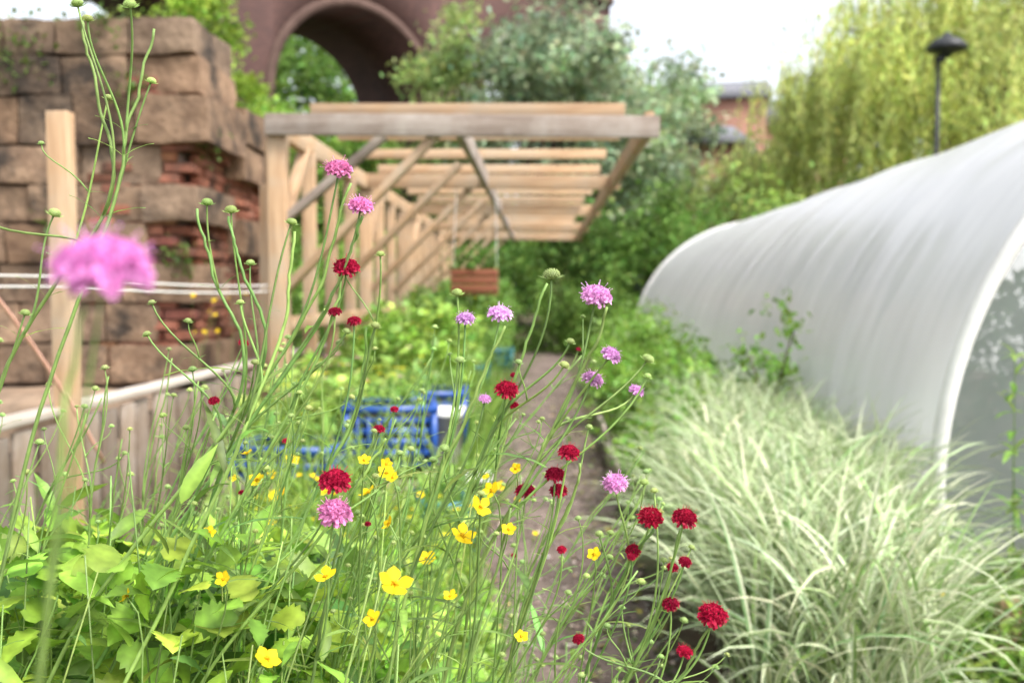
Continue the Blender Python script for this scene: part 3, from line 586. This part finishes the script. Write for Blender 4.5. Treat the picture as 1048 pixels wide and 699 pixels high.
# variegated grass
mb=MB(); nr=1300; rx=rng.uniform(.50,1.48,nr); ry=rng.uniform(2.3,7.0,nr); kk=(rx>.54+.16*bump(rx,ry,1.2,2)+np.clip((ry-3.2)*.13,0,.42))&(rx<.92+np.clip((ry-2.3)*.27,0,.6)); roots=np.stack([rx,ry,0*rx],1)[kk]
CRM=(.74,.76,.54)
blades(mb,roots,8500,(.28,.58),(.0045,.0095),(.05,.55),(.9,2.4),(.19,.31,.09),edge=CRM,zstart=(.05,.38))
blades(mb,roots,2000,(.6,.88),(.004,.008),(0,.30),(.6,1.9),(.19,.31,.09),edge=CRM)
mb.obj('variegated_grass',[M_vgrass])
mb=MB()
for k in range(12):
    s=np.array([1.62+rng.uniform(0,.3),3.1+rng.uniform(-.3,.5),0.]); e=s+[rng.normal(0,.10),rng.normal(0,.1),rng.uniform(.5,1.2)]; P=bez(s,s+[0,0,.3],e-[0,0,.3],e,16); tube(mb,P,.004,.0015,5,1,(.2,.3,.08))
    m=60; ii=rng.integers(2,16,m); D=np.concatenate([rng.normal(size=(m,2)),rng.normal(.3,.3,(m,1))],1); mb.batch(T_lance[0],T_lance[1],frames(D),P[ii],rng.uniform(.05,.11,m),0,colvar((.24,.38,.08),m),T_lance[2])
mb.obj('tall_weed',[M_leaf,M_stem])
beam('wooden_stake',(1.50,3.2,0),(1.50,3.2,.22),.07,.05,M_pine,None,up=(0,1,0))
mb=MB(); n=2200; T=np.stack([rng.uniform(1.0,1.75,n),rng.uniform(2.4,4.0,n),rng.random(n)**1.5*.25],1); mb.batch(T_lance[0],T_lance[1],frames(rdir(n)+[0,0,.5]),T,rng.uniform(.05,.11,n),0,colvar((.18,.31,.05),n),T_lance[2]); mb.obj('low_weeds',[M_leaf])
mb=MB(); r=np.stack([rng.normal(-1.05,.12,20),rng.normal(2.1,.12,20),np.full(20,.1)],1); blades(mb,r,60,(.55,.8),(.007,.012),(0,.25),(.3,1.3),(.15,.32,.05)); mb.obj('iris_plant',[M_leaf])
mb=MB(); r=np.stack([rng.uniform(-.9,-.15,70),rng.uniform(1.0,1.6,70),np.full(70,.2)],1); blades(mb,r,230,(.35,.65),(.0008,.0018),(0,.4),(.5,1.6),(.24,.38,.09),zstart=(.1,.3)); mb.obj('fine_grass',[M_leaf])
# ------------------------------------------------------------ flower heads
def head_template(N=60,outer=.5,seed=0):
    r=np.random.default_rng(seed); V=[];F=[];C=[]
    def lobe(p,d,nrm_,L,w,cf):
        sd=np.cross(d,nrm_); sd/=max(np.linalg.norm(sd),1e-6); b=len(V)
        V.extend([p-sd*w*.25,p+sd*w*.25,p+d*L*.7+sd*w*.55+nrm_*.03,p+d*L+sd*w*.2,p+d*L*.92,p+d*L-sd*w*.2,p+d*L*.7-sd*w*.55+nrm_*.03]); F.append((b,b+1,b+2,b+3,b+4,b+5,b+6)); C.extend([[cf*.75]*3]*2+[[cf]*3]*5)
    for i in range(N):
        ct=1-(i+.5)/N*1.08; ph=math.acos(max(-1,ct)); th=i*2.39996+r.normal(0,.1)
        n=np.array([math.sin(ph)*math.cos(th),math.sin(ph)*math.sin(th),math.cos(ph)]); p=n*np.array([.52,.52,.34])
        out=ph/math.pi*2
        t1=np.array([math.cos(th)*math.cos(ph),math.sin(th)*math.cos(ph),-math.sin(ph)]); t2=np.cross(n,t1); cf=r.uniform(.75,1.2)
        for k in range(4):
            a=k*math.pi/2+r.normal(0,.3); L=.2+.05*r.random()
            if out>.65: L*=1.0+outer*(1+math.cos(a))
            d=t1*math.cos(a)+t2*math.sin(a)+n*r.uniform(.5,1.1); d/=np.linalg.norm(d); lobe(p,d,n,L,.19,cf*r.uniform(.85,1.1))
        if r.random()<.5:
            d=n+r.normal(0,.15,3); L=r.uniform(.3,.45); b=len(V); sd=t2*.012; e=p+d*L
            V.extend([p-sd,p+sd,e+sd,e-sd]); F.append((b,b+1,b+2,b+3)); C.extend([[1.25]*3]*4); b=len(V); q=.03
            V.extend([e-t1*q,e-t2*q,e+t1*q,e+t2*q,e+d*.03]); F.extend([(b,b+1,b+4),(b+1,b+2,b+4),(b+2,b+3,b+4),(b+3,b,b+4)]); C.extend([[1.45]*3]*5)
    return np.array(V),F,np.array(C)
HT=[head_template(60,.55,1),head_template(66,.6,2),head_template(54,.35,3)]
def bract_template():
    V=[];F=[];C=[]
    m=10; rings=[(.06,-.30),(.26,-.22),(.44,-.04),(.40,.06)]
    for r_,z in rings:
        for k in range(m): V.append((r_*math.cos(k*.6283),r_*math.sin(k*.6283),z)); C.append((1,1,1))
    for i in range(3):
        for k in range(m): F.append((i*m+k,i*m+(k+1)%m,(i+1)*m+(k+1)%m,(i+1)*m+k))
    for k in range(11):
        a=k*.571+.1; b=len(V); ca,sa=math.cos(a),math.sin(a); px,py=-sa*.09,ca*.09
        V+= [(.2*ca-px,.2*sa-py,-.2),(.2*ca+px,.2*sa+py,-.2),(.55*ca+px,.55*sa+py,-.16),(.85*ca,.85*sa,-.02),(.55*ca-px,.55*sa-py,-.16)]; C+=[(1.1,1.1,1)]*5; F.append((b,b+1,b+2,b+3,b+4))
    return np.array(V),F,np.array(C)
BT=bract_template()
def bud_template():
    V=[];F=[];C=[]
    N=70; m=10
    for i in range(6):
        ph=math.pi*(i+.3)/5.8*.9
        for k in range(m): V.append((.5*math.sin(ph)*math.cos(k*.6283),.5*math.sin(ph)*math.sin(k*.6283),.36*math.cos(ph))); C.append((.8,.8,.7))
    for i in range(5):
        for k in range(m): F.append((i*m+k,i*m+(k+1)%m,(i+1)*m+(k+1)%m,(i+1)*m+k))
    for i in range(N):
        ct=1-(i+.5)/N*1.3; ph=math.acos(ct); th=i*2.39996; n=np.array([math.sin(ph)*math.cos(th),math.sin(ph)*math.sin(th),math.cos(ph)]); p=n*[.5,.5,.36]
        t1=np.array([math.cos(th)*math.cos(ph),math.sin(th)*math.cos(ph),-math.sin(ph)]); t2=np.cross(n,t1); b=len(V); q=.055
        V+= [p+t1*q,p+t2*q,p-t1*q,p-t2*q,p+n*.14]; C+=[(.85,.9,.7)]*4+[(1.5,1.35,1.3)]; F+=[(b,b+1,b+4),(b+1,b+2,b+4),(b+2,b+3,b+4),(b+3,b,b+4)]
    for k in range(10):
        a=k*.6283; b=len(V); ca,sa=math.cos(a),math.sin(a); px,py=-sa*.08,ca*.08
        V+= [(.2*ca-px,.2*sa-py,-.3),(.2*ca+px,.2*sa+py,-.3),(.6*ca+px,.6*sa+py,-.2),(.95*ca,.95*sa,-.02),(.6*ca-px,.6*sa-py,-.2)]; C+=[(.9,1,.8)]*5; F.append((b,b+1,b+2,b+3,b+4))
    return np.array(V),F,np.array(C)
BU=bud_template()
CR=(.42,.010,.05); PK=(.88,.30,.55); LI=(.80,.42,.74)
HC={'c':CR,'p':PK,'l':LI,'m':(.82,.34,.76)}
def axisframe(ax):
    ax=ax/np.linalg.norm(ax); t=np.array([1.,0,0]) if abs(ax[0])<.9 else np.array([0,1.,0]); x=np.cross(t,ax); x/=np.linalg.norm(x); y=np.cross(ax,x); a=rng.uniform(0,6.28); x2=x*math.cos(a)+y*math.sin(a); y2=np.cross(ax,x2)
    return np.stack([x2,y2,ax],1)[None]
def put_head(mb,p,ax,kind,dia):
    M=axisframe(ax); T=np.array([p])
    if kind=='b':
        mb.batch(BU[0],BU[1],M,T,[dia*.62],1,[colvar((.36,.48,.17),1,.12,.08)[0]],BU[2])
    else:
        t=HT[rng.integers(3)]; mb.batch(t[0],t[1],M,T+M[:,:,2]*dia*.12,[dia*.60],2,[colvar(HC[kind],1,.10,.05)[0]],t[2]); mb.batch(BT[0],BT[1],M,T+M[:,:,2]*dia*.08,[dia*.62],1,[(.18,.29,.07)],BT[2])
SG=(.22,.35,.09)
def plant(name,mains,heads,y0=1.02,ysp=.05,rs=.0016,leafn=4):
    """mains: list of polylines of world points, heads: (x,z,kind,diam,main)"""
    mb=MB(); curves=[catmull(m,10) for m in mains]
    curves=[c+np.cumsum(rng.normal(0,.0011,c.shape),0)*np.linspace(0,1,len(c))[:,None]*[1,1,.3] for c in curves]
    for c in curves: tube(mb,c,rs*1.5,rs*.85,6,0,colvar(SG,1,.18,.06)[0])
    for h in heads:
        x,z,kind,dia,mi=h[:5]; y=h[5] if len(h)>5 else y0+rng.normal(0,ysp)
        P=np.array([x,y,z]); c=curves[mi]
        dl=np.linalg.norm(c-P,axis=1); below=(z-c[:,2]); want=rng.uniform(.09,.26)
        sc=np.abs(dl-want)+np.where(below<.05,1,0); k=int(np.argmin(sc)); s=c[k]; tg=c[min(k+1,len(c)-1)]-c[k-1]; tg/=np.linalg.norm(tg)
        L=np.linalg.norm(P-s); endd=nrm((P-s)/L*.6+np.array([rng.normal(0,.2),rng.normal(0,.1),.6]))
        cv=bez(s,s+tg*L*.4+rng.normal(0,.006,3),P-endd*L*.35,P,14); tube(mb,cv,rs*.9,rs*.6,5,0,colvar(SG,1,.18,.06)[0])
        ax=nrm(endd+np.array([0,-.45,.15])) if kind!='b' else nrm(endd+np.array([0,-.15,.3])); put_head(mb,P,ax,kind,dia)
        D=np.array([nrm(tg*.6+v) for v in (np.array([.7,.2,.1]),np.array([-.7,-.2,.1]))]); mb.batch(T_nar[0],T_nar[1],frames(D),np.array([s,s]),rng.uniform(.02,.045,2),3,colvar((.19,.31,.07),2),T_nar[2])
        if rng.random()<.5:
            q=cv[7]; D=nrm(rng.normal(size=(2,3))*[1,1,.3]+[0,0,.6]); mb.batch(T_nar[0],T_nar[1],frames(D),np.array([q,q]),rng.uniform(.010,.024,2),3,colvar((.19,.31,.07),2),T_nar[2])
            if rng.random()<.6:
                e=q+np.array([rng.normal(0,.03),rng.normal(0,.015),rng.uniform(.03,.07)]); tube(mb,bez(q,q+(e-q)*.4+[0,0,.01],e-[0,0,.02],e,8),rs*.55,rs*.4,5,0,SG); put_head(mb,e,np.array([rng.normal(0,.2),-.2,1]),'b',rng.uniform(.007,.011))
    if leafn:
        for c in curves:
            m=leafn; ii=rng.integers(len(c)//3,int(len(c)*.68),m); D=nrm(rng.normal(size=(m,3))*[1,1,.3]+[0,0,.5]); mb.batch(T_nar[0],T_nar[1],frames(D),c[ii],rng.uniform(.04,.09,m),3,colvar((.19,.32,.07),m),T_nar[2])
    return mb.obj(name,[M_stem,M_stem,M_petal,M_leaf])
plant('scabious_plant',[[(-.62,.95,.0),(-.60,.97,.6),(-.52,.98,1.02),(-.437,1.0,1.275),(-.42,1.01,1.38),(-.40,1.02,1.47)],
                        [(-.62,.95,.0),(-.66,.98,.7),(-.56,1.0,1.1),(-.44,1.0,1.29),(-.45,1.0,1.4),(-.462,1.0,1.475)]],
   [(-.462,1.487,'b',.017,1),(-.395,1.476,'b',.017,0),(-.44,1.465,'b',.014,0),(-.397,1.415,'b',.013,0),(-.445,1.40,'b',.012,1),(-.49,1.28,'b',.017,1),(-.475,1.283,'b',.020,0,.8),(-.517,1.18,'b',.013,1),(-.505,1.05,'b',.012,0)],1.0,.02,leafn=0)
plant('scabious_plant',[[(-.55,1.15,0),(-.50,1.12,.6),(-.40,1.08,.93),(-.31,1.04,1.115),(-.333,1.03,1.21),(-.345,1.02,1.285)],
                        [(-.55,1.15,0),(-.46,1.12,.65),(-.36,1.08,.98),(-.29,1.04,1.14),(-.31,1.03,1.23),(-.322,1.03,1.28)]],
   [(-.349,1.294,'b',.016,0),(-.323,1.286,'b',.017,1),(-.312,1.232,'b',.013,1),(-.40,1.19,'b',.010,0),(-.43,1.155,'b',.012,0),(-.29,1.13,'b',.011,1)],1.03,.02)
def mn(*p): return [np.array(q,float) for q in p]
plant('pink_scabious_plant',[mn((-.70,1.0,0),(-.62,1.0,.5),(-.50,1.0,.82),(-.375,1.01,1.0),(-.29,1.02,1.12),(-.235,1.02,1.22),(-.208,1.02,1.315)),
      mn((-.72,1.05,0),(-.58,1.05,.58),(-.44,1.05,.87),(-.32,1.05,1.05),(-.235,1.04,1.17),(-.20,1.03,1.24),(-.185,1.02,1.275)),
      mn((-.60,.98,0),(-.50,.98,.6),(-.38,1.0,.9),(-.31,1.0,1.05),(-.27,1.01,1.17),(-.257,1.01,1.26))],
   [(-.207,1.322,'p',.031,0),(-.184,1.285,'p',.028,1),(-.255,1.272,'b',.015,2),(-.31,1.19,'b',.011,2),(-.203,1.16,'b',.012,1)],1.02,.01,.0018)
plant('crimson_knautia_plant',[mn((-.62,1.1,0),(-.52,1.08,.5),(-.42,1.06,.8),(-.33,1.05,.96),(-.24,1.04,1.12),(-.205,1.03,1.215)),
      mn((-.50,1.12,0),(-.44,1.1,.5),(-.34,1.08,.8),(-.25,1.06,.96),(-.19,1.05,1.08),(-.175,1.04,1.16)),
      mn((-.58,1.0,0),(-.48,1.0,.5),(-.36,1.0,.78),(-.25,1.0,.92),(-.19,1.0,1.0),(-.165,1.0,1.05))],
   [(-.203,1.223,'c',.030,0),(-.213,1.179,'c',.014,0),(-.196,1.169,'c',.015,1),(-.173,1.166,'b',.014,1),(-.167,1.24,'b',.012,1),(-.206,1.01,'c',.032,2,.98),(-.17,1.056,'c',.014,2),(-.15,1.03,'b',.011,2),(-.26,1.06,'b',.011,0)],1.04,.02,.0017)
plant('pink_scabious_plant',[mn((-.36,1.0,0),(-.30,1.0,.5),(-.24,.99,.78),(-.215,.97,.9),(-.205,.96,.97))],[(-.200,.985,'p',.033,0,.95)],.96,.01)
plant('lilac_scabious_plant',[mn((-.22,1.1,0),(-.19,1.08,.5),(-.13,1.06,.82),(-.07,1.04,1.0),(-.02,1.03,1.12),(.010,1.02,1.21)),
      mn((-.18,1.05,0),(-.15,1.04,.5),(-.09,1.03,.85),(-.01,1.02,1.02),(.04,1.02,1.13),(.054,1.02,1.185)),
      mn((-.25,1.05,0),(-.21,1.03,.5),(-.16,1.02,.8),(-.11,1.02,1.0),(-.07,1.02,1.1),(-.047,1.02,1.165))],
   [(.010,1.218,'b',.024,0),(.056,1.193,'l',.035,1),(-.044,1.175,'l',.027,2),(-.080,1.171,'l',.020,2),(-.089,1.20,'b',.016,2),(-.085,1.13,'b',.014,2),(-.058,1.09,'l',.014,2),(.052,1.109,'l',.023,1),(.069,1.136,'l',.021,1),(.03,1.15,'b',.012,0),(.023,1.128,'b',.014,0),(.10,1.095,'l',.017,1),(.113,1.13,'b',.018,1),(.11,1.114,'b',.011,1)],1.02,.02,.0018)
plant('crimson_knautia_plant',[mn((-.16,1.15,0),(-.13,1.12,.5),(-.10,1.1,.75),(-.07,1.06,.93),(-.045,1.05,1.05),(-.036,1.04,1.09)),
      mn((-.10,1.1,0),(-.08,1.08,.5),(-.05,1.06,.72),(-.02,1.04,.87),(.015,1.03,.97),(.028,1.03,1.025)),
      mn((-.16,1.0,0),(-.13,1.0,.5),(-.09,1.0,.75),(-.05,1.01,.88),(-.022,1.02,.975))],
   [(-.036,1.099,'c',.024,0),(.028,1.035,'c',.022,1),(.014,1.010,'c',.021,1),(.018,.992,'c',.019,1),(-.017,.987,'c',.022,2),(-.115,1.022,'b',.013,0),(-.10,1.04,'b',.014,0),(.021,.937,'c',.010,1),(-.06,1.0,'b',.011,2),(.05,1.06,'b',.010,1)],1.03,.02,.0016)
plant('crimson_knautia_plant',[mn((-.02,1.2,0),(.0,1.16,.45),(.03,1.12,.70),(.06,1.08,.82),(.09,1.05,.91),(.111,1.03,.955)),
      mn((.0,1.1,0),(.02,1.1,.45),(.05,1.08,.66),(.09,1.06,.78),(.13,1.05,.88),(.145,1.04,.955)),
      mn((.0,1.1,0),(.03,1.1,.4),(.07,1.08,.62),(.11,1.06,.74),(.15,1.05,.80),(.175,1.04,.855))],
   [(.113,.966,'c',.026,0),(.147,.967,'c',.026,1),(.097,.927,'c',.018,0),(.149,.920,'c',.014,1),(.140,.906,'c',.014,1),(.136,.872,'c',.020,2),(.177,.865,'c',.030,2),(.156,.808,'c',.018,2),(.078,.997,'l',.028,0),(.06,.95,'b',.011,0),(.12,.99,'b',.011,1),(.03,.87,'b',.011,0),(.09,.85,'b',.010,2),(.16,.93,'b',.010,1),(.04,.83,'c',.013,2)],1.04,.02,.0016)
plant('lilac_scabious_plant',[mn((-.30,.42,.2),(-.28,.42,.7),(-.21,.40,1.0),(-.18,.38,1.13),(-.170,.38,1.195))],[(-.169,1.206,'m',.037,0,.38)],.38,.0,.0011,0)
ms=[];hs=[]
for k in range(70):
    x0=rng.uniform(-.78,.02); y0=rng.uniform(.98,1.5); lean=rng.uniform(.03,.34); zt=rng.uniform(.86,1.14)-(.12 if x0>-.2 else 0); x1=min(x0+lean,.16)
    lean=x1-x0; wv=rng.normal(0,.02)
    ms.append(mn((x0,y0,0),(x0+lean*.2+wv,y0,zt*.5),(x0+lean*.6-wv,y0,zt*.8),(x1,y0,zt))); hs.append((x1,zt+.012,rng.choice(['b','b','b','b','b','c']),rng.uniform(.008,.014),k,y0))
    for q in range(rng.integers(1,4)): hs.append((x1+rng.normal(0,.05),zt-rng.uniform(.0,.10),'b',rng.uniform(.007,.012),k,y0+rng.normal(0,.02)))
plant('knautia_stems',ms,hs,1.2,.02,.0012,2)
def yellow(name,fl):
    mb=MB()
    for (x,y,z,d) in fl:
        P=np.array([x,y,z]); s=P+[rng.uniform(-.15,.0),rng.uniform(0,.15),-rng.uniform(.3,.5)*min(1,z/.5)]; ax=nrm(np.array([rng.normal(0,.4),-.6+rng.normal(0,.35),.8]))
        tube(mb,bez(s,s+[0,0,.15],P-ax*.05,P,10),.0013,.0008,5,0,SG); Mf=axisframe(ax)[0]
        for k in range(5):
            a=k*1.2566+rng.normal(0,.08); D=Mf@np.array([math.cos(a),math.sin(a),rng.uniform(.1,.45)]); X=Mf@np.array([-math.sin(a),math.cos(a),0]); Z=np.cross(X,D); M=np.stack([X,D,Z],1)[None]
            mb.batch(T_pet[0],T_pet[1],M,P[None],[d*.52],1,[colvar((.88,.65,.012),1,.08,.03)[0]],T_pet[2]*[.9,.85,1])
            D2=Mf@np.array([math.cos(a+.6),math.sin(a+.6),-.1]); mb.batch(T_nar[0],T_nar[1],frames(D2[None]),P[None],[d*.4],0,[(.19,.31,.07)],T_nar[2])
        for k in range(22):
            n=nrm(rng.normal(size=3)+[0,0,1.3]); e=P+Mf@(n*[1,1,.8])*d*.14; tube(mb,[P,e],.0004,.0008,4,1,(.75,.45,.01))
    mb.obj(name,[M_stem,M_petal])
yf=[(-.126,.84,.95,.031),(-.08,1.0,.953,.027),(-.061,.98,.987,.024),(-.205,.93,.93,.023),(-.24,.85,.88,.025),(-.152,.98,.97,.016),(-.05,1.0,1.0,.019),(-.033,1.0,.96,.016),(.055,1.02,.93,.016),(-.34,1.0,.955,.014),(-.145,.96,1.02,.013),(-.09,.97,.90,.015),(-.02,1.0,.85,.015),(-.18,1.0,1.03,.014),(-.33,1.1,1.02,.014),(-.41,.96,.90,.017),(-.155,.9,.90,.018),(-.30,.92,.93,.016)]
for k in range(26):
    y=rng.uniform(1.0,2.4); x=rng.uniform(-.42,.0)*y; yf.append((x,y,float(1.05-.22*(y-1)+rng.uniform(-.14,.02)),rng.uniform(.013,.026)))
yellow('yellow_geum_plant',yf)
yellow('orange_flower',[(1.17,3.05,.40,.035),(1.05,2.9,.36,.03),(1.18,2.9,.32,.03)])
yellow('yellow_shrub_flower',[(-2.15+rng.uniform(0,.3),6.1+rng.uniform(-.2,.2),.95+rng.uniform(0,.25),.035) for _ in range(9)])
# ------------------------------------------------------------ camera, light, world
cam=bpy.data.cameras.new('camera'); co=bpy.data.objects.new('camera',cam); COL.objects.link(co)
co.location=(0,0,1.2); co.rotation_euler=(math.radians(90-2.8),0,math.radians(1.7)); cam.lens=35; cam.sensor_width=36; cam.clip_end=1000; cam.clip_start=.05
cam.dof.use_dof=True; cam.dof.focus_distance=1.03; cam.dof.aperture_fstop=5.0
S.camera=co
w=bpy.data.worlds.new('World'); S.world=w; w.use_nodes=True; nt=w.node_tree; nt.nodes.clear()
out=nd(nt,'ShaderNodeOutputWorld'); bg=nd(nt,'ShaderNodeBackground'); sk=nd(nt,'ShaderNodeTexSky',sky_type='NISHITA'); hs_=nd(nt,'ShaderNodeHueSaturation')
EL,AZ=55,125
sk.sun_disc=False; sk.sun_elevation=math.radians(EL); sk.sun_rotation=math.radians(AZ); sk.dust_density=4; sk.air_density=1
hs_.inputs['Saturation'].default_value=.3; hs_.inputs['Value'].default_value=2.6; nt.links.new(sk.outputs[0],hs_.inputs['Color']); nt.links.new(hs_.outputs[0],bg.inputs[0]); bg.inputs[1].default_value=.15; nt.links.new(bg.outputs[0],out.inputs[0])
sun=bpy.data.lights.new('sun','SUN'); sun.energy=3.4; sun.angle=math.radians(12); sun.color=(1,.97,.93); so=bpy.data.objects.new('sun',sun); COL.objects.link(so)
dv=Vector((math.sin(math.radians(AZ))*math.cos(math.radians(EL)),math.cos(math.radians(AZ))*math.cos(math.radians(EL)),math.sin(math.radians(EL))))
so.rotation_euler=dv.to_track_quat('Z','Y').to_euler()
